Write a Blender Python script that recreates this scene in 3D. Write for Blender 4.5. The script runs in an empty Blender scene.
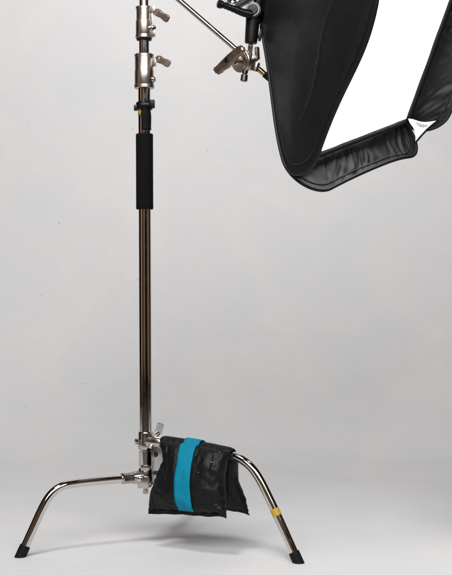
import bpy, bmesh, math, random
from mathutils import Vector, Matrix, noise
random.seed(4)
sc = bpy.context.scene
C = sc.collection
F, CX, CY, CAMZ, CAMY = 1200.0, 226.0, 287.5, 0.77, -3.6
U = 0.003                                   # metres per photo unit at the stand

def W(px, py, d=3.6):
    return Vector(((px-CX)*d/F, CAMY+d, CAMZ-(py-CY)*d/F))

# ------------------------------------------------------------------ materials
def mat(name):
    m = bpy.data.materials.new(name); m.use_nodes = True
    nt = m.node_tree; b = nt.nodes['Principled BSDF']
    return m, nt, b
def nd(nt, t, **k):
    n = nt.nodes.new(t)
    for a, v in k.items(): setattr(n, a, v)
    return n
def rough_noise(nt, b, scale, lo, hi, detail=4):
    tc = nd(nt, 'ShaderNodeTexCoord'); n = nd(nt, 'ShaderNodeTexNoise')
    n.inputs['Scale'].default_value = scale; n.inputs['Detail'].default_value = detail
    nt.links.new(tc.outputs['Object'], n.inputs['Vector'])
    r = nd(nt, 'ShaderNodeMapRange'); r.inputs[3].default_value = lo; r.inputs[4].default_value = hi
    r.inputs[1].default_value = .3; r.inputs[2].default_value = .7
    nt.links.new(n.outputs['Fac'], r.inputs[0]); nt.links.new(r.outputs[0], b.inputs['Roughness'])
    return tc, n
def bump(nt, b, tc, scale, strength, dist, detail=3, tex='noise'):
    n = nd(nt, 'ShaderNodeTexNoise'); n.inputs['Scale'].default_value = scale; n.inputs['Detail'].default_value = detail
    nt.links.new(tc.outputs['Object'], n.inputs['Vector'])
    bp = nd(nt, 'ShaderNodeBump'); bp.inputs['Strength'].default_value = strength; bp.inputs['Distance'].default_value = dist
    nt.links.new(n.outputs['Fac'], bp.inputs['Height']); nt.links.new(bp.outputs[0], b.inputs['Normal'])
    return bp
def metal(name, col, lo, hi, bs=0.0, bscale=300):
    m, nt, b = mat(name)
    b.inputs['Base Color'].default_value = (*col, 1); b.inputs['Metallic'].default_value = 1
    tc, n = rough_noise(nt, b, 40, lo, hi)
    if bs: bump(nt, b, tc, bscale, bs, .001)
    return m
def plain(name, col, lo, hi, scale=60, bs=0.0, bscale=300, bd=.001, spec=.5, sheen=0):
    m, nt, b = mat(name)
    b.inputs['Base Color'].default_value = (*col, 1); b.inputs['Specular IOR Level'].default_value = spec
    tc, n = rough_noise(nt, b, scale, lo, hi)
    if sheen: b.inputs['Sheen Weight'].default_value = sheen; b.inputs['Sheen Roughness'].default_value = .4
    if bs: bump(nt, b, tc, bscale, bs, bd)
    return m
CHROME = metal('chrome', (.66, .63, .60), .04, .13)
STEEL = metal('satin_steel', (.52, .455, .40), .25, .36, .12, 900)
CASTING = metal('cast_metal', (.52, .49, .46), .14, .28, .18, 220)
PALE = plain('pale_grey_paint', (.62, .62, .62), .25, .5, 60, .2, 200)
BRASS = metal('brass', (.62, .42, .16), .18, .3)
DARKMETAL = metal('dark_metal', (.10, .095, .09), .2, .4)
RUBBER = plain('black_rubber', (.005, .005, .005), .6, .8, 80, .3, 400, .001, .2)
FOAM = plain('black_foam', (.005, .005, .005), .8, .95, 60, .5, 700, .002, .10)
PLASTIC = plain('black_plastic', (.004, .004, .004), .28, .45, 90, .15, 500, .001, .25)
WEB = plain('black_webbing', (.004, .004, .004), .6, .8, 60, .3, 900, .001, .15)
YELLOW = plain('yellow_tape', (.50, .31, .03), .35, .6, 120, .3, 250)
TABWHITE = plain('white_fabric', (.85, .85, .85), .7, .9, 60, .15, 500)
INK = plain('grey_print', (.30, .30, .32), .6, .8)
SPECK = plain('lint', (.55, .55, .52), .8, .9)

def fabric(name, col, lo, hi, s1, s2, d1, sheen, spec=.34):
    m, nt, b = mat(name)
    b.inputs['Base Color'].default_value = (*col, 1); b.inputs['Specular IOR Level'].default_value = spec
    tc, n = rough_noise(nt, b, 14, lo, hi)
    # fine weave plus long soft creases
    n1 = nd(nt, 'ShaderNodeTexNoise'); n1.inputs['Scale'].default_value = s1; n1.inputs['Detail'].default_value = 3; n1.inputs['Distortion'].default_value = 1.2
    n2 = nd(nt, 'ShaderNodeTexNoise'); n2.inputs['Scale'].default_value = s2; n2.inputs['Detail'].default_value = 1
    mp = nd(nt, 'ShaderNodeMapping'); mp.inputs['Scale'].default_value = (1, 1, .3); mp.inputs['Rotation'].default_value = (.5, .3, .4)
    nt.links.new(tc.outputs['Object'], mp.inputs[0]); nt.links.new(mp.outputs[0], n1.inputs['Vector'])
    nt.links.new(tc.outputs['Object'], n2.inputs['Vector'])
    b1 = nd(nt, 'ShaderNodeBump'); b1.inputs['Strength'].default_value = .55; b1.inputs['Distance'].default_value = d1
    b2 = nd(nt, 'ShaderNodeBump'); b2.inputs['Strength'].default_value = .15; b2.inputs['Distance'].default_value = .0006
    nt.links.new(n1.outputs['Fac'], b1.inputs['Height']); nt.links.new(n2.outputs['Fac'], b2.inputs['Height'])
    nt.links.new(b1.outputs[0], b2.inputs['Normal']); nt.links.new(b2.outputs[0], b.inputs['Normal'])
    b.inputs['Sheen Weight'].default_value = sheen; b.inputs['Sheen Roughness'].default_value = .45
    return m
NYLON = fabric('black_nylon', (.0068, .0068, .0078), .47, .54, 9, 900, .0025, .0)
BAGCLOTH = fabric('black_bag_cloth', (.0035, .0035, .004), .44, .62, 20, 1000, .004, .0, .24)
BLUE = plain('blue_webbing', (.004, .20, .33), .5, .7, 60, .3, 800, .0015, .4, .2)

def ribbed_blue():
    m, nt, b = mat('blue_webbing_ribbed')
    tc = nd(nt, 'ShaderNodeTexCoord')
    n = nd(nt, 'ShaderNodeTexNoise'); n.inputs['Scale'].default_value = 180; n.inputs['Detail'].default_value = 3
    nt.links.new(tc.outputs['Object'], n.inputs['Vector'])
    mx = nd(nt, 'ShaderNodeMix', data_type='RGBA')
    mx.inputs[6].default_value = (.002, .165, .27, 1); mx.inputs[7].default_value = (.004, .275, .42, 1)
    nt.links.new(n.outputs['Fac'], mx.inputs[0]); nt.links.new(mx.outputs[2], b.inputs['Base Color'])
    b.inputs['Roughness'].default_value = .65; b.inputs['Specular IOR Level'].default_value = .15
    w = nd(nt, 'ShaderNodeTexWave'); w.wave_type = 'BANDS'; w.bands_direction = 'X'
    w.inputs['Scale'].default_value = 90; w.inputs['Distortion'].default_value = .3
    nt.links.new(tc.outputs['UV'], w.inputs['Vector'])
    w.inputs['Scale'].default_value = 3.2
    bp = nd(nt, 'ShaderNodeBump'); bp.inputs['Strength'].default_value = .35; bp.inputs['Distance'].default_value = .001
    nt.links.new(w.outputs['Fac'], bp.inputs['Height'])
    b2 = nd(nt, 'ShaderNodeBump'); b2.inputs['Strength'].default_value = .4; b2.inputs['Distance'].default_value = .0008
    nt.links.new(n.outputs['Fac'], b2.inputs['Height']); nt.links.new(bp.outputs[0], b2.inputs['Normal'])
    nt.links.new(b2.outputs[0], b.inputs['Normal'])
    return m
BLUE = ribbed_blue()

def paper():
    m, nt, b = mat('backdrop_paper')
    tc = nd(nt, 'ShaderNodeTexCoord')
    n = nd(nt, 'ShaderNodeTexNoise'); n.inputs['Scale'].default_value = 2.2; n.inputs['Detail'].default_value = 11; n.inputs['Roughness'].default_value = .62
    nt.links.new(tc.outputs['Object'], n.inputs['Vector'])
    cr = nd(nt, 'ShaderNodeMix', data_type='RGBA')
    cr.inputs[6].default_value = (.720, .728, .728, 1); cr.inputs[7].default_value = (.775, .760, .752, 1)
    n.inputs['Distortion'].default_value = .6
    mr0 = nd(nt, 'ShaderNodeMapRange'); mr0.inputs[1].default_value = .35; mr0.inputs[2].default_value = .65
    nt.links.new(n.outputs['Fac'], mr0.inputs[0]); nt.links.new(mr0.outputs[0], cr.inputs[0])
    # sparse scuffs and specks
    v = nd(nt, 'ShaderNodeTexVoronoi'); v.inputs['Scale'].default_value = 4.6; v.inputs['Randomness'].default_value = 1
    n3 = nd(nt, 'ShaderNodeTexNoise'); n3.inputs['Scale'].default_value = 60; n3.inputs['Detail'].default_value = 2
    nt.links.new(tc.outputs['Object'], n3.inputs['Vector'])
    ad = nd(nt, 'ShaderNodeMixRGB', blend_type='ADD'); ad.inputs[0].default_value = .03
    nt.links.new(tc.outputs['Object'], ad.inputs[1]); nt.links.new(n3.outputs['Color'], ad.inputs[2])
    nt.links.new(ad.outputs[0], v.inputs['Vector'])
    mr = nd(nt, 'ShaderNodeMapRange'); mr.inputs[1].default_value = .030; mr.inputs[2].default_value = .052
    mr.inputs[3].default_value = .22; mr.inputs[4].default_value = 0.0
    nt.links.new(v.outputs['Distance'], mr.inputs[0])
    sep = nd(nt, 'ShaderNodeSeparateColor'); nt.links.new(v.outputs['Color'], sep.inputs[0])
    gt = nd(nt, 'ShaderNodeMath', operation='GREATER_THAN'); gt.inputs[1].default_value = .45
    nt.links.new(sep.outputs[0], gt.inputs[0])
    mu = nd(nt, 'ShaderNodeMath', operation='MULTIPLY'); nt.links.new(gt.outputs[0], mu.inputs[0]); nt.links.new(mr.outputs[0], mu.inputs[1])
    m2 = nd(nt, 'ShaderNodeMix', data_type='RGBA'); m2.inputs[7].default_value = (.42, .40, .38, 1)
    nt.links.new(mu.outputs[0], m2.inputs[0]); nt.links.new(cr.outputs[2], m2.inputs[6])
    v2 = nd(nt, 'ShaderNodeTexVoronoi'); v2.inputs['Scale'].default_value = 7.3; nt.links.new(ad.outputs[0], v2.inputs['Vector'])
    mr2 = nd(nt, 'ShaderNodeMapRange'); mr2.inputs[1].default_value = .018; mr2.inputs[2].default_value = .026; mr2.inputs[3].default_value = .75; mr2.inputs[4].default_value = 0
    nt.links.new(v2.outputs['Distance'], mr2.inputs[0])
    m3 = nd(nt, 'ShaderNodeMix', data_type='RGBA'); m3.inputs[7].default_value = (.16, .14, .13, 1)
    nt.links.new(mr2.outputs[0], m3.inputs[0]); nt.links.new(m2.outputs[2], m3.inputs[6])
    nt.links.new(m3.outputs[2], b.inputs['Base Color'])
    b.inputs['Roughness'].default_value = .75; b.inputs['Specular IOR Level'].default_value = .25
    n4 = nd(nt, 'ShaderNodeTexNoise'); n4.inputs['Scale'].default_value = 3.5; n4.inputs['Detail'].default_value = 3
    nt.links.new(tc.outputs['Object'], n4.inputs['Vector'])
    bp = nd(nt, 'ShaderNodeBump'); bp.inputs['Strength'].default_value = .12; bp.inputs['Distance'].default_value = .02
    nt.links.new(n4.outputs['Fac'], bp.inputs['Height']); nt.links.new(bp.outputs[0], b.inputs['Normal'])
    return m
PAPER = paper()

def glow():
    m, nt, b = mat('lit_diffuser_cloth')
    b.inputs['Base Color'].default_value = (.8, .8, .8, 1); b.inputs['Roughness'].default_value = .8
    b.inputs['Emission Color'].default_value = (1, .985, .97, 1); b.inputs['Emission Strength'].default_value = 5.0
    return m
GLOW = glow()

# ------------------------------------------------------------------ mesh helpers
def frame(ax):
    ax = ax.normalized()
    a = Vector((0, 0, 1)) if abs(ax.z) < .9 else Vector((1, 0, 0))
    u = ax.cross(a).normalized(); return ax, u, ax.cross(u)
def lathe(bm, p0, axis, prof, seg=40):
    """prof: list of (distance along axis, radius); ends are closed"""
    ax, u, v = frame(axis); rings = []
    for t, r in prof:
        rings.append([bm.verts.new(p0+ax*t+(u*math.cos(a)+v*math.sin(a))*r) for a in [2*math.pi*i/seg for i in range(seg)]])
    for A, B in zip(rings, rings[1:]):
        for i in range(seg):
            j = (i+1) % seg; bm.faces.new((A[i], A[j], B[j], B[i]))
    bm.faces.new(rings[0][::-1]); bm.faces.new(rings[-1])
def rod(bm, a, b, r, seg=40, ch=None):
    L = (b-a).length; c = ch if ch is not None else min(r*.15, L*.1)
    lathe(bm, a, b-a, [(0, r-c), (c, r), (L-c, r), (L, r-c)], seg)
def spline(pts, n=8):
    out = []; P = [pts[0]*2-pts[1]]+list(pts)+[pts[-1]*2-pts[-2]]
    for i in range(1, len(P)-2):
        for k in range(n):
            t = k/n; a, b, c, d = P[i-1:i+3]
            out.append(.5*((2*b)+(c-a)*t+(2*a-5*b+4*c-d)*t*t+(3*b-a-3*c+d)*t**3))
    out.append(pts[-1].copy()); return out
def tube(bm, path, r, seg=24, closed=False, squash=1.0):
    n = len(path); rings = []; up = None
    for i, p in enumerate(path):
        q0 = path[(i-1) % n] if closed else path[max(i-1, 0)]; q1 = path[(i+1) % n] if closed else path[min(i+1, n-1)]
        t = (q1-q0).normalized()
        if up is None: up = frame(t)[1]
        up = (up-t*up.dot(t)).normalized(); w = t.cross(up)
        rr = r(i/(n-1)) if callable(r) else r
        rings.append([bm.verts.new(p+(up*math.cos(a)*squash+w*math.sin(a))*rr) for a in [2*math.pi*k/seg for k in range(seg)]])
    for i in range(n if closed else n-1):
        A, B = rings[i], rings[(i+1) % n]
        for k in range(seg):
            j = (k+1) % seg; bm.faces.new((A[k], A[j], B[j], B[k]))
    if not closed: bm.faces.new(rings[0][::-1]); bm.faces.new(rings[-1])
def box(bm, c, ex, ey, ez, bev=.001):
    """c centre, ex/ey/ez half-extent vectors"""
    t = bmesh.new(); bmesh.ops.create_cube(t, size=2)
    M = Matrix((ex, ey, ez)).transposed().to_4x4(); M.translation = c
    bmesh.ops.transform(t, matrix=M, verts=t.verts)
    if bev: bmesh.ops.bevel(t, geom=t.edges[:], offset=bev, segments=2, affect='EDGES', profile=.6)
    me = bpy.data.meshes.new('t'); t.to_mesh(me); t.free(); bm.from_mesh(me); bpy.data.meshes.remove(me)
def prism(bm, poly, thick, bev=.0012):
    """poly: list of Vectors in a plane, thick: extrusion vector (centred)"""
    t = bmesh.new()
    f = t.faces.new([t.verts.new(p-thick/2) for p in poly])
    r = bmesh.ops.extrude_face_region(t, geom=[f])
    bmesh.ops.translate(t, vec=thick, verts=[v for v in r['geom'] if isinstance(v, bmesh.types.BMVert)])
    bmesh.ops.recalc_face_normals(t, faces=t.faces)
    if bev: bmesh.ops.bevel(t, geom=[e for e in t.edges if e.calc_face_angle(0) > .4], offset=bev, segments=2, affect='EDGES')
    me = bpy.data.meshes.new('t'); t.to_mesh(me); t.free(); bm.from_mesh(me); bpy.data.meshes.remove(me)

def obj(name, bm, m, parent=None, origin=None, sharp=35, mods=()):
    bmesh.ops.recalc_face_normals(bm, faces=bm.faces)
    o0 = origin if origin is not None else (ROOT[parent.name] if parent else Vector((0, 0, 0)))
    for v in bm.verts: v.co -= o0
    me = bpy.data.meshes.new(name); bm.to_mesh(me); bm.free()
    me.polygons.foreach_set('use_smooth', [True]*len(me.polygons))
    me.set_sharp_from_angle(angle=math.radians(sharp))
    me.materials.append(m)
    o = bpy.data.objects.new(name, me); C.objects.link(o)
    if parent: o.parent = parent; o.location = o0-ROOT[parent.name]
    else: o.location = o0
    ROOT[o.name] = o0.copy()
    return o
ROOT = {}
def thing(name, label, cat, loc):
    o = bpy.data.objects.new(name, None); C.objects.link(o); o.location = loc; o.empty_display_size = .05
    o['label'] = label; o['category'] = cat; ROOT[o.name] = Vector(loc); return o
NB = bmesh.new

# ------------------------------------------------------------------ setting: paper sweep
def sweep():
    bm = NB(); prof = []
    wallY, R = 2.6, 1.05
    for y in [-1.25+i*.25 for i in range(16)]: 
        if y < wallY-R-.05: prof.append((y, 0))
    for i in range(17):
        a = math.pi/2*i/16; prof.append((wallY-R+R*math.sin(a), R-R*math.cos(a)))
    for z in [1.3+.3*i for i in range(8)]: prof.append((wallY, z))
    cols = [-3.4+6.8*i/24 for i in range(25)]
    g = [[bm.verts.new((x, y+(.004*noise.noise(Vector((x*1.3, z*1.5, 2))) if z > .1 else 0), z)) for x in cols] for y, z in prof]
    for A, B in zip(g, g[1:]):
        for i in range(24): bm.faces.new((A[i], A[i+1], B[i+1], B[i]))
    o = obj('backdrop', bm, PAPER); o['kind'] = 'structure'
    o['label'] = 'white paper backdrop curving down from wall to floor'
sweep()
def studio_floor():
    bm = NB(); bm.faces.new([bm.verts.new(p) for p in ((-6, -7, -.006), (6, -7, -.006), (6, 3.2, -.006), (-6, 3.2, -.006))])
    o = obj('floor', bm, plain('brown_floor', (.045, .028, .019), .4, .6, 3, .2, 30), None)
    o['kind'] = 'structure'; o['label'] = 'dark brown floor beyond the edge of the white backdrop'
studio_floor()

# ------------------------------------------------------------------ c-stand
def colx(py): return 143.9+(py-0)*(145.6-143.9)/430        # the column leans a hair
def CP(py, dx=0, dy=0): return W(colx(py), py)+Vector((dx, dy, 0))
PB = CP(500); PB.z = 0
stand = thing('light_stand', 'chrome light stand with bent tubular legs and black foam grip on its column', 'light stand', PB)
POLE = Vector((CP(460).x, 0, 0))

b = NB(); rod(b, CP(487), CP(62), 6.2*U, 48); obj('column', b, CHROME, stand)
b = NB(); rod(b, CP(60), CP(16), 5.1*U, 48); obj('riser', b, CHROME, stand)
b = NB(); rod(b, CP(15), CP(-48), 4.6*U, 48); obj('riser', b, CHROME, stand)

def lever(parent, base, out, along, L, m=STEEL):
    """wing handle: short boss, then a waisted flat paddle"""
    out = out.normalized(); along = along.normalized()
    b = NB(); lathe(b, base, out, [(0, .0062), (.012, .0062), (.0125, .0085), (.021, .0085), (.0225, .0065)], 24)
    c = base+out*.017; side = out.cross(along).normalized(); w2 = side.cross(along).normalized()
    pts = []
    prof = [(-.009, .005), (-.004, .0095), (.004, .0115), (.014, .0100), (.022, .0088), (L*.62, .0105), (L*.85, .0118), (L*.97, .0100), (L, .005)]
    for t, w in prof: pts.append(c+along*t+w2*w)
    for t, w in reversed(prof): pts.append(c+along*t-w2*w)
    prism(b, pts, side*.0095, .0025)
    return obj('wing_handle', b, m, parent)

def collar(y0, y1, hw, ymid, step):
    """satin collar between photo rows y0 (top) and y1 (bottom)"""
    top, bot = CP(y0), CP(y1); L = (top-bot).length; r = hw*U
    b = NB(); e = .0035
    lathe(b, bot, top-bot, [(0, r*.72), (0, r*1.0), (.0008, r*1.05), (.010, r*1.05), (.011, r*.985), (.012, r*1.0),
        (L*ymid-.0015, r*1.0), (L*ymid, r*.99), (L*ymid+.0015, r*step), (L-.008, r*step), (L-.0075, r*1.01), (L-.001, r*1.01), (L, r*.97), (L, r*.6)], 64)
    return obj('collar', b, STEEL, stand)
rt = Vector((1, -.35, 0)).normalized()
k1 = collar(7, 38.5, 8.2, .56, .93)
b = NB(); q = CP(37.8); rod(b, q-Vector((0, 0, .0075)), q, 7.6*U, 48); obj('rubber_ring', b, RUBBER, k1)
# clamp ear on the right of the collar, with its bolt
b = NB()
for yy in (11, 34): box(b, CP(yy)+rt*.0255, rt*.011, Vector((0, .009, 0)), Vector((0, 0, .0105)), .002)
box(b, CP(22)+rt*.0235, rt*.006, Vector((0, .008, 0)), Vector((0, 0, .036)), .002)
obj('clamp_ear', b, STEEL, k1)
b = NB(); lathe(b, CP(29)+Vector((.026, -.012, 0)), Vector((.5, -1, 0)), [(0, .0095), (.006, .0095), (.010, .007), (.0115, .003)], 24); obj('bolt', b, CHROME, k1)
lever(k1, CP(14)+rt*.026, Vector((1, -.55, .15)), Vector((.72, -.25, -.52)), .047)
k2 = collar(54.5, 88.5, 9.6, .52, .97)
b = NB(); box(b, CP(63)+rt*.032, rt*.007, Vector((0, .008, 0)), Vector((0, 0, .012)), .002)
obj('clamp_ear', b, STEEL, k2)
b = NB(); lathe(b, CP(80)+rt*.0265, rt, [(0, .0095), (.005, .0095), (.0085, .007), (.0095, .003)], 24); obj('bolt', b, STEEL, k2)
lever(k2, CP(60.5)+rt*.030, Vector((1, -.5, .1)), Vector((.78, -.45, -.46)), .046)

# black clip with hanging strap, yellow tape, foam grip
b = NB(); lathe(b, CP(110), Vector((0, 0, 1)), [(0, .0215), (.002, .0248), (.021, .0252), (.0235, .022), (.026, .019), (.026, .0175)], 48)
box(b, CP(105)+Vector((.0245, -.006, .002)), Vector((.0075, 0, 0)), Vector((0, .009, 0)), Vector((0, 0, .0125)), .003)
box(b, CP(107)+Vector((-.0255, -.008, -.004)), Vector((.005, 0, 0)), Vector((0, .009, 0)), Vector((0, 0, .0085)), .0025)
box(b, CP(106)+Vector((.004, -.0255, .000)), Vector((.013, 0, 0)), Vector((0, .004, 0)), Vector((0, 0, .0055)), .0015)
clip = obj('clip', b, PLASTIC, stand)
b = NB()
pts = []
for i in range(13):                                         # flat strap hanging down the front of the tube
    t = i/12; pts.append((CP(109+t*21.5), t))
g = []
for p, t in pts:
    row = []
    for k in range(7):
        s = k/6; a = math.radians(-82+s*(88+10*t)); rr = .0205+.0015*math.sin(t*5)+(.003*t*s)
        row.append(b.verts.new(p+Vector((rr*math.sin(a+math.radians(58)), -rr*math.cos(a+math.radians(58)), 0))))
    g.append(row)
for A, B in zip(g, g[1:]):
    for k in range(6): b.faces.new((A[k], A[k+1], B[k+1], B[k]))
st = obj('strap', b, WEB, clip)
md = st.modifiers.new('s', 'SOLIDIFY'); md.thickness = .0018
b = NB(); g = []
for yy in (109.5, 112, 115.5):
    g.append([b.verts.new(CP(yy)+Vector((.0192*math.sin(a), -.0192*math.cos(a), 0))) for a in [math.radians(-100+12*k) for k in range(8)]])
for A, B in zip(g, g[1:]):
    for k in range(7): b.faces.new((A[k], A[k+1], B[k+1], B[k]))
t_ = obj('tape', b, YELLOW, stand); md = t_.modifiers.new('s', 'SOLIDIFY'); md.thickness = .0006
b = NB(); L = (CP(134)-CP(209.3)).length
lathe(b, CP(209.3), CP(134)-CP(209.3), [(0, .0195), (.0, .0245), (.002, .0258)]+[(.002+(L-.004)*i/20, .0258+.00012*math.sin(i*2.1)) for i in range(1, 20)]+[(L-.002, .0258), (L, .0245), (L, .0195)], 56)
obj('foam_grip', b, FOAM, stand)

# legs ---------------------------------------------------------------
def on_plane(px, py, e):
    """point of a photo position on the vertical plane through the column along e"""
    k = (px-CX)/F
    r = (k*(3.6+POLE.y)-POLE.x)/(e.x-k*e.y)
    d = 3.6+POLE.y+e.y*r
    return Vector((POLE.x+e.x*r, POLE.y+e.y*r, CAMZ-(py-CY)*d/F))
EL = Vector((-.897, -.442, 0)).normalized(); ER = Vector((.875, -.483, 0)).normalized(); EB = Vector((.20, .98, 0)).normalized()
def foot(parent, a, dirv, r):
    # worn rubber cap cut level with the floor
    b = NB(); dirv = dirv.normalized(); seg = 28; ax, u, v = frame(dirv); rings = []
    for t, rr in ((0, r), (.0, r+.0022), (.002, r+.0026), (.012, r+.0029)):
        rings.append([a+ax*t+(u*math.cos(q)+v*math.sin(q))*rr for q in [2*math.pi*i/seg for i in range(seg)]])
    last = [p+ax*((p.z-.001)/-ax.z) for p in rings[-1]]
    rings.append(last)
    vs = [[b.verts.new(p) for p in R] for R in rings]
    for A, B in zip(vs, vs[1:]):
        for i in range(seg): b.faces.new((A[i], A[(i+1) % seg], B[(i+1) % seg], B[i]))
    b.faces.new(vs[0][::-1]); b.faces.new(vs[-1])
    return obj('rubber_foot', b, RUBBER, parent)
def leg(pts, r):
    """pts: centre line from column outward; last point is on the floor"""
    path = spline(pts, 10); end = path[-1]; d = (path[-1]-path[-4]).normalized()
    cut = .021
    while (path[-1]-end).length < cut: path.pop()
    b = NB(); tube(b, path, r, 32)
    o = obj('leg', b, CHROME, stand); foot(o, path[-1]-d*.004, d, r); return o, path
RL = .0126
pl = [on_plane(x, y, EL) for x, y in ((131, 478), (112, 479.6), (92, 481.4), (76, 483.2), (64, 485.6), (55, 490.5), (47.5, 499), (41, 511), (34, 526.5), (20.5, 558))]
pl[-1].z = .002
leg_a, path_a = leg(pl, RL)
pr = [on_plane(x, y, ER) for x, y in ((150, 441.2), (170, 444), (195, 448.0), (218, 452.4), (234, 456.2), (244, 461), (252.5, 468.6), (259.5, 479), (266, 491.5), (279, 519), (298.3, 561.5))]
pr[-1].z = .002
leg_b, path_b = leg(pr, RL)
zt = .255
pbk = [POLE+EB*r+Vector((0, 0, z)) for r, z in ((.03, zt), (.12, zt-.004), (.25, zt-.008), (.34, zt-.014), (.39, zt-.03), (.43, zt-.06), (.46, zt-.10), (.51, .08), (.555, .002))]
leg_c, path_c = leg(pbk, RL)
# yellow tape band on the right leg
i0 = min(range(len(path_b)), key=lambda i: (path_b[i]-on_plane(276.5, 512.5, ER)).length)
b = NB(); c = path_b[i0]; dv = (path_b[i0+1]-path_b[i0-1]).normalized()
lathe(b, c-dv*.0105, dv, [(0, RL), (0, RL+.0006), (.007, RL+.0009), (.021, RL+.0006), (.021, RL)], 32); obj('tape_band', b, YELLOW, leg_b)

# leg brackets
UP = Vector((0, 0, 1))
b = NB(); top, bot = CP(431.5), CP(449); L = (top-bot).length                # upper sliding collar
lathe(b, bot, top-bot, [(0, .0205), (.001, .0225), (.004, .0232), (L*.45, .0232), (L*.5, .0225), (L-.004, .0222), (L-.001, .0215), (L, .0205)], 56)
ub = obj('leg_bracket', b, CASTING, stand)
b = NB(); d0 = (path_b[12]-path_b[2]).normalized(); s = path_b[0]
lathe(b, s-d0*.004, d0, [(0, .021), (.012, .0205), (.028, .0165), (.044, .0160), (.046, .0150)], 40); obj('socket', b, CASTING, ub)
b = NB(); lathe(b, CP(441)+Vector((-.019, -.008, .0)), Vector((-1, -.35, 0)), [(0, .0075), (.006, .0075), (.0062, .010), (.012, .010), (.0135, .007)], 20); obj('bolt', b, CHROME, ub)
b = NB(); lathe(b, on_plane(152.5, 445.0, ER)+Vector((-.004, -.0155, -.002)), Vector((-.2, -1, -.1)), [(0, .0065), (.004, .0065), (.006, .004)], 20); obj('bolt', b, CHROME, ub)
lever(ub, CP(440)+Vector((.024, -.002, .010)), Vector((.55, -.1, .45)), Vector((.28, -.12, .90)), .033, CASTING)
b = NB(); top, bot = CP(468), CP(484.5); L = (top-bot).length                # lower fixed collar
lathe(b, bot, top-bot, [(0, .019), (.0, .0225), (.003, .0245), (.010, .0245), (.012, .0228), (L-.003, .0224), (L, .0205)], 56)
lb = obj('leg_bracket', b, CASTING, stand)
b = NB(); d1 = (path_a[10]-path_a[2]).normalized(); s = POLE+EL*.012; s.z = path_a[0].z+.001
lathe(b, s, d1, [(0, .0215), (.014, .0205), (.026, .0185), (.030, .0180), (.0305, .0166), (.058, .0162), (.060, .0168), (.064, .0168), (.066, .015)], 40); obj('socket', b, CASTING, lb)
b = NB(); box(b, CP(479)+Vector((-.006, -.024, -.006)), Vector((.0165, -.004, 0)), Vector((.001, .006, 0)), Vector((0, 0, .0175)), .003); obj('lug', b, CASTING, lb)
for ddx in (-.0165,):
    b = NB(); lathe(b, CP(478)+Vector((ddx, -.031, .002)), Vector((-.15, -1, 0)), [(0, .0072), (.004, .0072), (.0058, .0045)], 20); obj('bolt', b, CHROME, lb)
b = NB(); q = CP(484); lathe(b, q, -UP, [(0, .012), (.006, .012), (.0062, .0078), (.016, .0078), (.0165, .0095), (.027, .0095), (.029, .006)], 6); obj('bottom_bolt', b, CASTING, stand)
# tall bracket plate of the rear leg with two dark bolts
b = NB(); pc = CP(461.5)+Vector((.0345, .012, 0)); fx = Vector((.98, -.2, 0)); fy = Vector((.2, .98, 0))
P = [(-.016, .050), (.018, .050), (.026, .034), (.028, -.01), (.020, -.045), (.006, -.098), (-.004, -.100), (-.012, -.080), (-.016, -.04)]
prism(b, [pc+fx*x+UP*z for x, z in P], fy*.010, .002)
box(b, CP(455)+Vector((.012, .014, 0)), Vector((.012, 0, 0)), Vector((0, .010, 0)), Vector((0, 0, .022)), .002)
rb = obj('leg_bracket', b, PALE, stand)
for dz, dx in ((.020, -.004), (-.034, -.003)):
    b = NB(); lathe(b, pc+fx*dx+UP*dz-fy*.004, -fy, [(0, .0068), (.004, .0068), (.0058, .0045)], 20); obj('bolt', b, DARKMETAL, rb)
b = NB(); rod(b, CP(466.5), CP(450), 6.95*U, 48); obj('sleeve', b, CHROME, stand)
b = NB(); box(b, CP(467)+Vector((.000, -.0215, .001)), Vector((.0135, 0, 0)), Vector((0, .0022, 0)), Vector((0, 0, .0075)), .001); obj('stop_block', b, CASTING, stand)

# ------------------------------------------------------------------ boom arm with grip head
A0, A1 = W(118, -53, 3.535), W(270, 79, 3.505)
def arm_pt(px):
    t = (px-118)/(270-118); return A0.lerp(A1, t)
arm = thing('boom_arm', 'slanted steel boom arm running down to a round grip head beside the softbox', 'boom arm', A0)
b = NB(); rod(b, A0, arm_pt(259), 2.62*U*.97, 32); obj('rod', b, metal('arm_steel', (.60, .53, .47), .1, .2), arm)
b = NB(); a_, c_ = arm_pt(256), arm_pt(266); rod(b, a_, c_, 2.9*U*.95, 28); obj('end_sleeve', b, BRASS, arm)
b = NB(); rod(b, arm_pt(264.5), A1, 3.3*U*.95, 28); obj('end_cap', b, RUBBER, arm)
# grip head: two discs on an axis facing the camera and left, T handle in front
HC = W(240.5, 61, 3.455)
HA = Vector((-.62, -.76, -.12)).normalized()            # axis towards the handle
hd = NB()
lathe(hd, HC-HA*.012, HA, [(0, .020), (0, .0315), (.002, .0335), (.013, .0335), (.015, .0315), (.0152, .027), (.019, .0255), (.0195, .014), (.036, .0125), (.038, .010)], 56)
head = obj('grip_head', hd, STEEL, arm)
b = NB(); lathe(b, HC-HA*.0145, -HA, [(0, .019), (0, .0285), (.002, .0305), (.011, .0305), (.013, .0285), (.0132, .018), (.026, .017), (.027, .012), (.03, .012)], 56); obj('disc', b, CASTING, head)
def Hd(px, py): 
    # photo position on the plane of the handle
    d0 = W(px, py, 3.0); d1 = W(px, py, 4.0); dr = d1-d0; o = HC+HA*.034
    return d0+dr*((o-d0).dot(HA)/dr.dot(HA))
b = NB()
hp = [(213.2, 68.5), (216.5, 66.6), (221, 62), (227.5, 55.4), (234, 49.8), (239.5, 45.2), (243, 45.8), (245.2, 50.2), (243, 54.2), (238, 57.5), (233.5, 63), (229, 68.0), (224.5, 70.2), (220.8, 74.2), (217.5, 74.8)]
prism(b, [Hd(*q) for q in hp], HA*.017, .0045)
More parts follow.
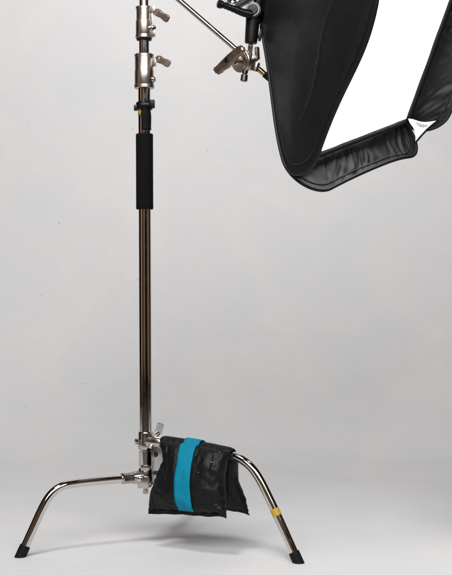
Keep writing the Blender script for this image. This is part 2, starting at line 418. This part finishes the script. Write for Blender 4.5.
th = obj('wing_handle', b, STEEL, head)
b = NB(); q = Hd(228.4, 60.5)+HA*.0035; lathe(b, q, HA, [(0, .0075), (.0052, .0075), (.0055, .0068)], 24); obj('hole_shade', b, DARKMETAL, th)  # dark disc stands in for the shade inside the handle's hole
b = NB(); q = HC-HA*.034
box(b, W(257.2, 53.5, 3.46), Vector((.0043, -.0032, .0005)), Vector((.0036, .0048, 0)), Vector((-.001, 0, .0185)), .0025)
rod(b, q+Vector((.002, 0, 0)), W(257.0, 59.5, 3.465), .0055, 20)
box(b, W(255, 66.5, 3.47), Vector((.0085, -.0055, -.0035)), Vector((.0045, .0066, 0)), Vector((.004, 0, .013)), .003)
obj('thumb_screw', b, STEEL, head)
b = NB(); lathe(b, W(245.3, 70, 3.455), W(243.6, 82, 3.455)-W(245.3, 70, 3.455), [(0, .0085), (.010, .0085), (.0102, .0062), (.014, .0062), (.0142, .0098), (.031, .0104), (.033, .008)], 24); obj('screw_knob', b, DARKMETAL, head)
# upper grip head on top of the stand
UH = CP(-29)+Vector((0, -.033, 0)); b = NB()
lathe(b, UH+Vector((0, .022, 0)), Vector((0, -1, 0)), [(0, .0295), (.002, .0315), (.028, .0315), (.030, .0295), (.030, .012), (.048, .012)], 48)
up_head = obj('grip_head', b, STEEL, arm)
lever(up_head, UH+Vector((0, -.02, 0)), Vector((0, -1, 0)), Vector((-.7, 0, .6)), .05)

# ------------------------------------------------------------------ softbox
H = Vector((.6044, .7403, .2944)); V = Vector((.2435, -.5235, .8165)); N = Vector((.7586, -.4218, -.4967))
SCN = Vector((.4485, CAMY+3.3433, CAMZ+.6869))
def SB(a, b_, c): return SCN+H*a+V*b_+N*c
REAR, LIP, HR, HD = -.36, .097, .088, .315
SL = (HD-HR)/(-REAR); HF = HD+SL*LIP
soft = thing('softbox', 'black square softbox with a glowing white front and deep fabric lip', 'softbox', SB(0, 0, REAR))
def round_poly(P, R, n=14):
    out = []; m = len(P)
    for i in range(m):
        p = P[i]; a = (P[i-1]-p).normalized(); c = (P[(i+1) % m]-p).normalized()
        ang = a.angle(c); t = R[i]/math.tan(ang/2); ctr = p+(a+c).normalized()*(R[i]/math.sin(ang/2))
        s, e = p+a*t, p+c*t
        v0, v1 = s-ctr, e-ctr
        tot = v0.angle(v1)
        for k in range(n+1):
            f = k/n; out.append(ctr+(v0*math.sin((1-f)*tot)+v1*math.sin(f*tot))/math.sin(tot))
    # resample evenly
    L = [0]
    for i in range(len(out)): L.append(L[-1]+(out[(i+1) % len(out)]-out[i]).length)
    res = []; Np = 380; j = 0
    for k in range(Np):
        s = L[-1]*k/Np
        while L[j+1] < s: j += 1
        f = (s-L[j])/max(1e-9, L[j+1]-L[j]); res.append(out[j].lerp(out[(j+1) % len(out)], f))
    return res
def panel(k):
    """k = 0 left, 1 bottom, 2 right, 3 top : a sprung fabric loop"""
    def loc(x, w, c, lift=0):                               # x: half size here, w: along the side, c: depth
        if k == 0: return SB(-x, -w, c)
        if k == 1: return SB(w, -x, c)
        if k == 2: return SB(x, w, c)
        return SB(-w, x, c)
    out_n = (loc(1, 0, 0)-loc(0, 0, 0))*1.0 - N*SL; out_n.normalize()
    slant = (loc(SL, 0, 1)-loc(0, 0, 0)).normalized(); side = (loc(0, 1, 0)-loc(0, 0, 0)).normalized()
    ln = math.hypot(HF-HR, LIP-REAR); O = loc(HR, 0, REAR)
    P2 = [Vector((0, -HR*1.05)), Vector((ln, -HF)), Vector((ln, HF)), Vector((0, HR*1.05))]
    o2 = round_poly(P2, [.045, .095, .095, .045] if k != 2 else [.045, .07, .07, .045])
    def sag(p):                                             # edges pull in between the sprung corners
        q = p.copy(); f = max(0, p.x/ln)
        if k == 0: q.x += f**4*(.056*math.exp(-((p.y+.15)/.20)**2))*max(0, 1-(p.y/HF)**4)
        else: q.x += f**4*.011*math.exp(-((p.y-.27)/.08)**2)*(k == 1)
        if k: q.x -= (0, .016, -.012, .016)[k]*f**4*max(0, 1-(p.y/HF)**2)
        return q
    rim = [sag(p) for p in o2]; cen = Vector((ln*.58, 0))
    def bowed(p):                                           # the loops spring outwards between back and front
        t = max(0, min(1, p.x/ln)); e = .017*math.sin(math.pi*t**1.8)
        hw = HR+(HF-HR)*t
        return O+slant*p.x+side*(p.y*(1+e/hw))+out_n*e
    b = NB(); rings = []; NR = 64
    def pt(p, r):
        w = bowed(p)
        d = .008*(1-r*r)
        nv = Vector((p.x*7+k*3.1, p.y*7, k*1.7))
        d += (.003 if k == 0 else .007)*noise.noise(nv)*(1-r**6)
        wr = noise.noise(Vector((p.x*9+p.y*22, p.y*5-p.x*8, 5.3+k)))
        ca = (.9, .9, -.6, .9)[k]; c1 = p.x*math.cos(ca)+p.y*math.sin(ca); c2 = p.y*math.cos(ca)-p.x*math.sin(ca); wv = .02*noise.noise(Vector((p.x*8, p.y*8, k)))
        crease = noise.noise(Vector(((c1+wv)*44, c2*8, 2.1+k*4)))+.5*noise.noise(Vector(((c1+wv)*85, c2*13, k)))
        lipw = max(0, min(1, (p.x/ln-.70)/.15)) if k in (1, 2) else 0
        d += .0055*(1-abs(wr)*2)*min(1, 3.5*(1-r))*(.35+.65*r)*(.28 if k == 0 else 1)
        msk = max(0, min(1, .5+2.2*noise.noise(Vector((p.x*9, p.y*9, 4.4+k)))))
        d += .0066*msk*(1-abs(crease)*2.4)*lipw*min(1, 9*(1-r))*(.45+.55*min(1, max(0, .5+p.y*4 if k == 1 else 1)))
        if k == 0: d += .004*math.exp(-((p.x-ln*(.80+.03*math.sin(p.y*17)))/.007)**2)*max(0, 1-(p.y/.2)**2)*(.4+.6*abs(noise.noise(Vector((p.y*22, 1, 1)))*2))*min(1, 4*(1-r))
        return w+out_n*d
    for i in range(NR+1):
        r = 1-(1-i/NR)**1.25 if i else 0
        if i == 0: c0 = b.verts.new(pt(cen, 0)); continue
        rings.append([b.verts.new(pt(cen.lerp(p, r), r)) for p in rim])
    n = len(rim)
    for i in range(n): b.faces.new((c0, rings[0][i], rings[0][(i+1) % n]))
    for A, B in zip(rings, rings[1:]):
        for i in range(n): b.faces.new((A[i], A[(i+1) % n], B[(i+1) % n], B[i]))
    o = obj('side_panel', b, NYLON, soft, sharp=80)
    md = o.modifiers.new('s', 'SOLIDIFY'); md.thickness = .003; md.offset = 0
    b = NB(); tube(b, [bowed(p) for p in rim], .0048, 14, True)
    obj('rim_wire', b, NYLON, o)
    b = NB(); tube(b, [pt(cen.lerp(p, .925),   .925) for p in rim], .0040, 8, True)     # casing seam
    obj('piping', b, NYLON, o)
    return o
for k in range(4): panel(k)
# corner gussets fill the notches between the loops, just behind the rims
for sa, sb in ((-1, -1), (1, 1), (-1, 1)):
    b = NB(); g = []
    for i in range(9):
        t = i/8; c = -.10+t*.125; x = HD+SL*c; wd = .004+.115*max(0, t-.1)**1.3
        row = [SB(sa*x, sb*(x-wd), c)]
        mid = SB(sa*(x-wd*.20), sb*(x-wd*.20), c); row.append(mid); row.append(SB(sa*(x-wd), sb*x, c)); g.append(row)
    vs = [[b.verts.new(p) for p in r] for r in g]
    for A, B in zip(vs, vs[1:]):
        for i in range(2): b.faces.new((A[i], A[i+1], B[i+1], B[i]))
    o = obj('gusset', b, NYLON, soft, sharp=80); md = o.modifiers.new('s', 'SOLIDIFY'); md.thickness = .002
# diffuser and its dark binding
b = NB(); g = []
for i in range(25):
    row = []
    for j in range(25):
        a, c = -1+i/12, -1+j/12
        row.append(b.verts.new(SB(a*(HD-.006), c*(HD-.006), -.018*(1-a*a)*(1-c*c)+.002*noise.noise(Vector((a*4, c*4, 1))))))
    g.append(row)
for A, B in zip(g, g[1:]):
    for i in range(24): b.faces.new((A[i], A[i+1], B[i+1], B[i]))
diff = obj('diffuser', b, GLOW, soft, sharp=80)
b = NB()
q = HD-.007
for (a0, c0, a1, c1) in ((-1, -1, 1, -1), (1, -1, 1, 1), (1, 1, -1, 1), (-1, 1, -1, -1)):
    nn = 30; A = []; B = []
    for i in range(nn+1):
        t = i/nn; a = a0+(a1-a0)*t; c = c0+(c1-c0)*t; wob = .0015*noise.noise(Vector((t*30, a0*3, c0)))
        ina, inc = (-(c1-c0)/2*-1, (a1-a0)/2*-1)
        A.append(b.verts.new(SB(a*q, c*q, .003)+N*wob)); B.append(b.verts.new(SB(a*(q+.008), c*(q+.008), .014)+N*wob))
    for i in range(nn): b.faces.new((A[i], A[i+1], B[i+1], B[i]))
o = obj('binding', b, WEB, soft); md = o.modifiers.new('s', 'SOLIDIFY'); md.thickness = .003
# white corner cloth between the bottom and the right lip, with a printed care mark
b = NB(); TA = SB(HD-.012, -(HD-.012), .010); TB = SB(HD+.034, -(HD-.034), .086); TC = SB(HD-.050, -(HD+.032), .076)
g = []
def tabp(u, v):
    v = v+(.5-v)*.42*math.sin(math.pi*min(1, u*1.02)); w = TA.lerp(TB.lerp(TC, v), u); e = u*math.sin(v*math.pi)
    return w-N*.004*e+N*.002*noise.noise(Vector((u*4, v*4, 7)))
for i in range(13): g.append([b.verts.new(tabp(max(.02, i/12), j/12)) for j in range(13)])
for A, B in zip(g, g[1:]):
    for i in range(12): b.faces.new((A[i], A[i+1], B[i+1], B[i]))
tab = obj('corner_cloth', b, TABWHITE, soft, sharp=80); md = tab.modifiers.new('s', 'SOLIDIFY'); md.thickness = .002
b = NB(); tube(b, [tabp(1, j/16) for j in range(17)], .0032, 10); obj('corner_cord', b, WEB, tab)
b = NB()
for v0, u0, u1 in ((.24, .34, .86), (.40, .36, .80), (.32, .55, .84), (.47, .40, .66)):
    tube(b, [tabp(u0+(u1-u0)*k/14, v0+.05*math.sin(k*1.7+u0*9))-N*-.0022 for k in range(15)], .0015, 6)
obj('printed_mark', b, INK, tab)
# rear plate
b = NB(); box(b, SB(0, 0, REAR-.004), H*HR*1.06, V*HR*1.06, N*.006, .003); obj('back_plate', b, PLASTIC, soft)

# ------------------------------------------------------------------ tilting flash bracket that carries the softbox
fb = thing('flash_bracket', 'black tilting flash bracket with a ribbed lever above the grip head', 'bracket', W(250, 56, 3.45))
D = 3.45
b = NB(); lathe(b, W(250.2, 58, D), W(250.6, 42, D)-W(250.2, 58, D), [(0, .0058), (.02, .0058), (.021, .0078), (.034, .0078), (.0345, .0065), (.05, .0065)], 24); obj('spigot', b, CHROME, fb)
b = NB(); p0, p1 = W(250.8, 43.6, D), W(253.2, 17, D); L = (p1-p0).length
lathe(b, p0, p1-p0, [(0, .0150), (.002, .0178), (.012, .0185), (.04, .0195), (.055, .0200), (L, .0215)], 40)
stem = obj('stem', b, PLASTIC, fb)
b = NB(); box(b, W(260, 36, D), Vector((.004, 0, 0)), Vector((0, .009, 0)), Vector((.0015, 0, .0145)), .003)
rod(b, W(252, 36.5, D), W(260, 36.5, D), .006, 20); obj('locking_knob', b, PLASTIC, stem)
b = NB(); ax = Vector((-.25, -.95, .15)).normalized(); c = W(254.5, 12.5, D)
lathe(b, c-ax*.026, ax, [(0, .018), (.002, .024), (.042, .0245), (.046, .0235), (.047, .017), (.054, .0155), (.0545, .010)], 40); piv = obj('pivot', b, PLASTIC, fb)
b = NB(); lathe(b, c+ax*.0205, ax, [(0, .0205), (.002, .0213), (.0035, .0205)], 40); obj('pivot_ring', b, DARKMETAL, piv)
b = NB(); path = [W(x, y, d) for x, y, d in ((251, 14.5, 3.425), (243, 12.5, 3.42), (236, 9.8, 3.415), (229, 7.2, 3.41), (223, 5.0, 3.405), (217.4, 3.6, 3.40))]
path = spline(path, 5)
tube(b, path, lambda t: (.0125-.0035*min(1, t*1.6)+.0005*math.sin(t*55)*(1 if t > .35 else 0)+(.0028 if t > .82 else 0))*(1 if t < .97 else .72), 20); obj('lever', b, PLASTIC, fb)
# slanted foot rail of the bracket, with silver screws
b = NB(); r0, r1 = W(236, 6.5, 3.44), W(268, -12, 3.47); dr = (r1-r0).normalized(); u2 = Vector((0, 1, 0)); w2 = dr.cross(u2).normalized()
box(b, (r0+r1)/2, (r1-r0)/2, u2*.02, w2*.008, .003)
rail = obj('rail', b, PLASTIC, fb)
b = NB(); box(b, W(236, -6, 3.46), Vector((.030, 0, .0)), Vector((0, .022, 0)), Vector((0, 0, .024)), .006); obj('shoe', b, PLASTIC, fb)
for x, y in ((226.5, .6), (232.8, 2.6), (237.8, 1.2), (229.5, -3.5)):
    b = NB(); lathe(b, W(x, y, 3.437), Vector((-.1, -1, .1)), [(0, .0052), (.006, .0052), (.0085, .003)], 18); obj('screw', b, CHROME, fb)
b = NB(); r2, r3 = W(262, -8, 3.47), SB(-.02, -.02, REAR-.012); rod(b, r2, r3, .016, 24); rod(b, W(255, 12, D), r2, .014, 24); obj('mount_tube', b, PLASTIC, fb)

# ------------------------------------------------------------------ sandbag over the right leg
def leg_at(r):
    best = min(path_b, key=lambda p: abs((p-POLE).dot(ER)-r)); z = best.z
    for a, c in zip(path_b, path_b[1:]):
        ra, rc = (a-POLE).dot(ER), (c-POLE).dot(ER)
        if ra <= r <= rc: z = a.z+(c.z-a.z)*(r-ra)/max(1e-6, rc-ra); break
    return POLE+ER*r+Vector((0, 0, z-POLE.z))
FR = Vector((-.483, -.875, 0)).normalized()                 # front of the bag
PROF = [Vector(p) for p in ((.050, -.205), (.047, -.180), (.043, -.148), (.038, -.105), (.033, -.058), (.026, -.020), (.015, .010), (0, .019), (-.015, .010), (-.028, -.020), (-.040, -.058), (-.045, -.100), (-.051, -.140), (-.055, -.165), (-.060, -.186))]
PS = spline(PROF, 12)
def prof(s):
    x = s*(len(PS)-1); i = min(int(x), len(PS)-2); f = x-i
    return PS[i].lerp(PS[i+1], f), (PS[i+1]-PS[i]).normalized()
R0, R1 = .048, .304
def bag(u, s, sd, lift=0):
    """u along the leg, s round the profile (0 front hem, 1 back hem), sd +1 outside -1 inside"""
    p, t = prof(s); nrm = Vector((t.y, -t.x))               # points outwards
    if nrm.dot(p-Vector((0, -.05))) < 0 and p.y > -.02: nrm = -nrm
    a = abs(s-.5)*2                                         # 0 at the ridge, 1 at the hem
    v = max(0, min(1, (a-.16)/.76))                         # 0..1 down the pouch
    puff = (math.sin(math.pi*v**.92)**.5 if 0 < v < 1 else 0)*(max(0, 1-abs(2*u-1)**4.2))**.55
    th = .0035*(1 if .02 < u < .98 else .6)+(.037 if s < .5 else .030)*puff
    ur = R0+(R1-R0)*u
    flare = (-.020*max(0, u-.4)*max(0, a-.4)*2+.010*(1-u)*max(0, a-.5)*2+.026*(1-u)**3*math.exp(-((a-.36)/.17)**2)) if s < .5 else 0
    flare += (.016*(1-u)**4-.008*u**6)*math.exp(-(a/.13)**2)
    flare += (u-.5)*(.020*max(0, a-.55)/.45*1.5-.030*math.sin(math.pi*min(1, a/.85))**2*(abs(2*u-1)**2)); ur += flare
    ur += (.0035*noise.noise(Vector((s*11, 3.3, u*2)))+.0015*noise.noise(Vector((s*34, 1.3, u*2))))*abs(2*u-1)**2
    base = leg_at(min(max(ur, .01), .33)); base = POLE+ER*ur+Vector((0, 0, base.z))
    q = Vector((ur*9, s*7, sd*.6)); wr = noise.noise(q*1.0)*.006+noise.noise(q*2.6+Vector((3, 1, 2)))*.0035
    edge = max(abs(2*u-1), abs(2*v-1))
    wr += (.5-abs(noise.noise(Vector((u*7+s*6, s*9-u*4, 3.3)))))*.006
    wr += (.4-abs(noise.noise(Vector((u*13-s*7, s*22+u*5, 8.3+sd)))))*.0085*edge
    wr += (.4-abs(noise.noise(Vector((u*26+s*12, s*34-u*14, 1.7+sd)))))*.0036*edge**2
    wr += (.35-abs(noise.noise(Vector((u*13+2*s, s*3.2, 5.1)))))*.0085*math.exp(-((a-.30)/.20)**2)
    wr += (.35-abs(noise.noise(Vector((u*9-3*s, s*4.2, 9.7)))))*.006*max(0, a-.55)
    wr *= min(1, a*2.2)*(1 if sd > 0 else .5)
    off = nrm*(sd*(th)+(wr if v < 1 else wr*.6))+nrm*lift
    hem = .004*noise.noise(Vector((u*6, 9, s)))*(a**8)
    hem += (.036*u if s < .5 else .012*u)*a**1.5
    return base+FR*(p.x+off.x)+UP*(p.y+off.y+hem)
sbag = thing('sandbag', 'black fabric sandbag with a blue strap draped over the right leg of the stand', 'sandbag', Vector((leg_at(.17).x, leg_at(.17).y, leg_at(.17).z+.019)))
b = NB(); NU, NS = 64, 150
g1 = [[b.verts.new(bag(i/NU, j/NS, 1)) for j in range(NS+1)] for i in range(NU+1)]
g2 = [[b.verts.new(bag(i/NU, j/NS, -1)) for j in range(NS+1)] for i in range(NU+1)]
for g, f in ((g1, 1), (g2, -1)):
    for A, B in zip(g, g[1:]):
        for j in range(NS): b.faces.new((A[j], A[j+1], B[j+1], B[j])[::f])
for j in range(NS):
    b.faces.new((g1[0][j], g2[0][j], g2[0][j+1], g1[0][j+1])); b.faces.new((g1[NU][j], g1[NU][j+1], g2[NU][j+1], g2[NU][j]))
for i in range(NU):
    b.faces.new((g1[i][0], g1[i+1][0], g2[i+1][0], g2[i][0])); b.faces.new((g1[i][NS], g2[i][NS], g2[i+1][NS], g1[i+1][NS]))
body = obj('body', b, BAGCLOTH, sbag, sharp=70)
# blue webbing
def strap():
    b = NB(); uvs = {}; n = 110; rows = []
    for i in range(n+1):
        s = .045+.80*i/n; a = abs(s-.5)*2
        uc = .468+.032*min(1, a/.5)+.022*max(0, a-.5)/.5; hw = .106
        row = []
        for j in range(9):
            f = -1+j/4; u = uc+hw*f; vtx = b.verts.new(bag(u, s, 1, .0032)); row.append(vtx)
        rows.append(row)
    uvl = b.loops.layers.uv.new('UVMap')
    for i in range(n):
        for j in range(8):
            f = b.faces.new((rows[i][j], rows[i][j+1], rows[i+1][j+1], rows[i+1][j]))
            for lp, (jj, ii) in zip(f.loops, ((j, i), (j+1, i), (j+1, i+1), (j, i+1))): lp[uvl].uv = (jj/8, ii/n*4)
    o = obj('strap', b, BLUE, sbag, sharp=80); md = o.modifiers.new('s', 'SOLIDIFY'); md.thickness = .0026; md.offset = 0
strap()
# stitched hem at the front and back bottom edge
for s0, s1 in ((.008, .045),):
    pass
# lint on the cloth
for u, s in ((.85, .335), (.70, .275), (.90, .40)):
    b = NB(); p = bag(u, s, 1, .001); tube(b, [p-Vector((.0022*(u == .85), 0, 0)), p+Vector((.0008, -.0003, .0002)), p+Vector((.0016+.0022*(u == .85), 0, .0006))], .0007, 6); obj('lint', b, SPECK, body)

# ------------------------------------------------------------------ lights
def area(name, loc, target, sx, sy, power, col=(1, 1, 1)):
    l = bpy.data.lights.new(name, 'AREA'); l.shape = 'RECTANGLE'; l.size = sx; l.size_y = sy; l.energy = power; l.color = col
    o = bpy.data.objects.new(name, l); C.objects.link(o); o.location = loc
    o.rotation_euler = (Vector(target)-Vector(loc)).to_track_quat('-Z', 'Y').to_euler(); return o
area('overhead_lamp', (-.85, -1.45, 3.2), (-.3, -.2, 0), .6, .6, 41, (.99, .99, 1))
area('wall_lamp', (-.25, 1.2, 3.3), (-.2, 2.6, 1.9), 1.5, 1.2, 14, (.99, .99, 1))
area('front_lamp', (.15, -4.3, 3.5), (.15, 2.6, 2.0), 5.0, 1.6, 275, (.99, .99, 1))

# the dim room round the set, as the chrome sees it: dark, with a few warm upright bands
w = bpy.data.worlds.new('World'); sc.world = w; w.use_nodes = True; nt = w.node_tree
bg = nt.nodes['Background']
tc = nd(nt, 'ShaderNodeTexCoord'); sx = nd(nt, 'ShaderNodeSeparateXYZ'); nt.links.new(tc.outputs['Generated'], sx.inputs[0])
def mth(op, a, b=None, c=None):
    n = nd(nt, 'ShaderNodeMath', operation=op)
    for k, v in enumerate((a, b, c)):
        if v is None: continue
        if isinstance(v, (int, float)): n.inputs[k].default_value = v
        else: nt.links.new(v, n.inputs[k])
    return n.outputs[0]
nz = nd(nt, 'ShaderNodeTexNoise'); nz.inputs['Scale'].default_value = 2.2; nz.inputs['Detail'].default_value = 3
nt.links.new(tc.outputs['Generated'], nz.inputs['Vector'])
az = mth('ARCTAN2', sx.outputs[0], mth('MULTIPLY', sx.outputs[1], -1.0))
t = mth('ADD', mth('MULTIPLY', az, .5/math.pi), .5)
t = mth('ADD', t, mth('MULTIPLY', mth('SUBTRACT', nz.outputs['Fac'], .5), .03))
cr = nd(nt, 'ShaderNodeValToRGB'); el = cr.color_ramp.elements
stops = [(0, (.006, .005, .005)), (.295, (.008, .006, .005)), (.309, (.02, .014, .010)), (.317, (1.0, .74, .58)), (.330, (.85, .60, .46)), (.338, (.03, .018, .012)), (.385, (.03, .016, .009)),
    (.405, (.15, .070, .030)), (.445, (.13, .060, .028)), (.458, (.012, .008, .006)), (.472, (.02, .014, .01)), (.480, (.55, .42, .32)), (.490, (.50, .38, .28)), (.498, (.008, .006, .005)), (.600, (.008, .006, .005)),
    (.63, (.13, .080, .050)), (.69, (.20, .125, .080)), (.75, (.10, .055, .035)), (.765, (.006, .005, .005)), (1, (.006, .005, .005))]
el[0].position, el[0].color = stops[0][0], (*stops[0][1], 1); el[1].position, el[1].color = 1, (*stops[-1][1], 1)
for p, c in stops[1:-1]: q = el.new(p); q.color = (*c, 1)
nt.links.new(t, cr.inputs[0])
fall = nd(nt, 'ShaderNodeMapRange'); fall.inputs[1].default_value = .15; fall.inputs[2].default_value = .6; fall.inputs[3].default_value = 1; fall.inputs[4].default_value = .12
nt.links.new(mth('ABSOLUTE', sx.outputs[2]), fall.inputs[0])
nt.links.new(cr.outputs[0], bg.inputs[0])
nt.links.new(mth('MULTIPLY', fall.outputs[0], mth('ADD', nz.outputs['Fac'], .5)), bg.inputs[1])

# ------------------------------------------------------------------ camera
cd = bpy.data.cameras.new('camera'); cam = bpy.data.objects.new('camera', cd); C.objects.link(cam)
cam.location = (0, CAMY, CAMZ); cam.rotation_euler = (math.pi/2, 0, 0)
cd.sensor_fit = 'HORIZONTAL'; cd.sensor_width = 36; cd.lens = 36*F/452; cd.clip_end = 100; cd.clip_start = .05
sc.camera = cam
sc.view_settings.view_transform = 'Standard'; sc.view_settings.look = 'None'; sc.view_settings.exposure = 0; sc.view_settings.gamma = 1
sc.render.engine = 'CYCLES'; sc.cycles.max_bounces = 10
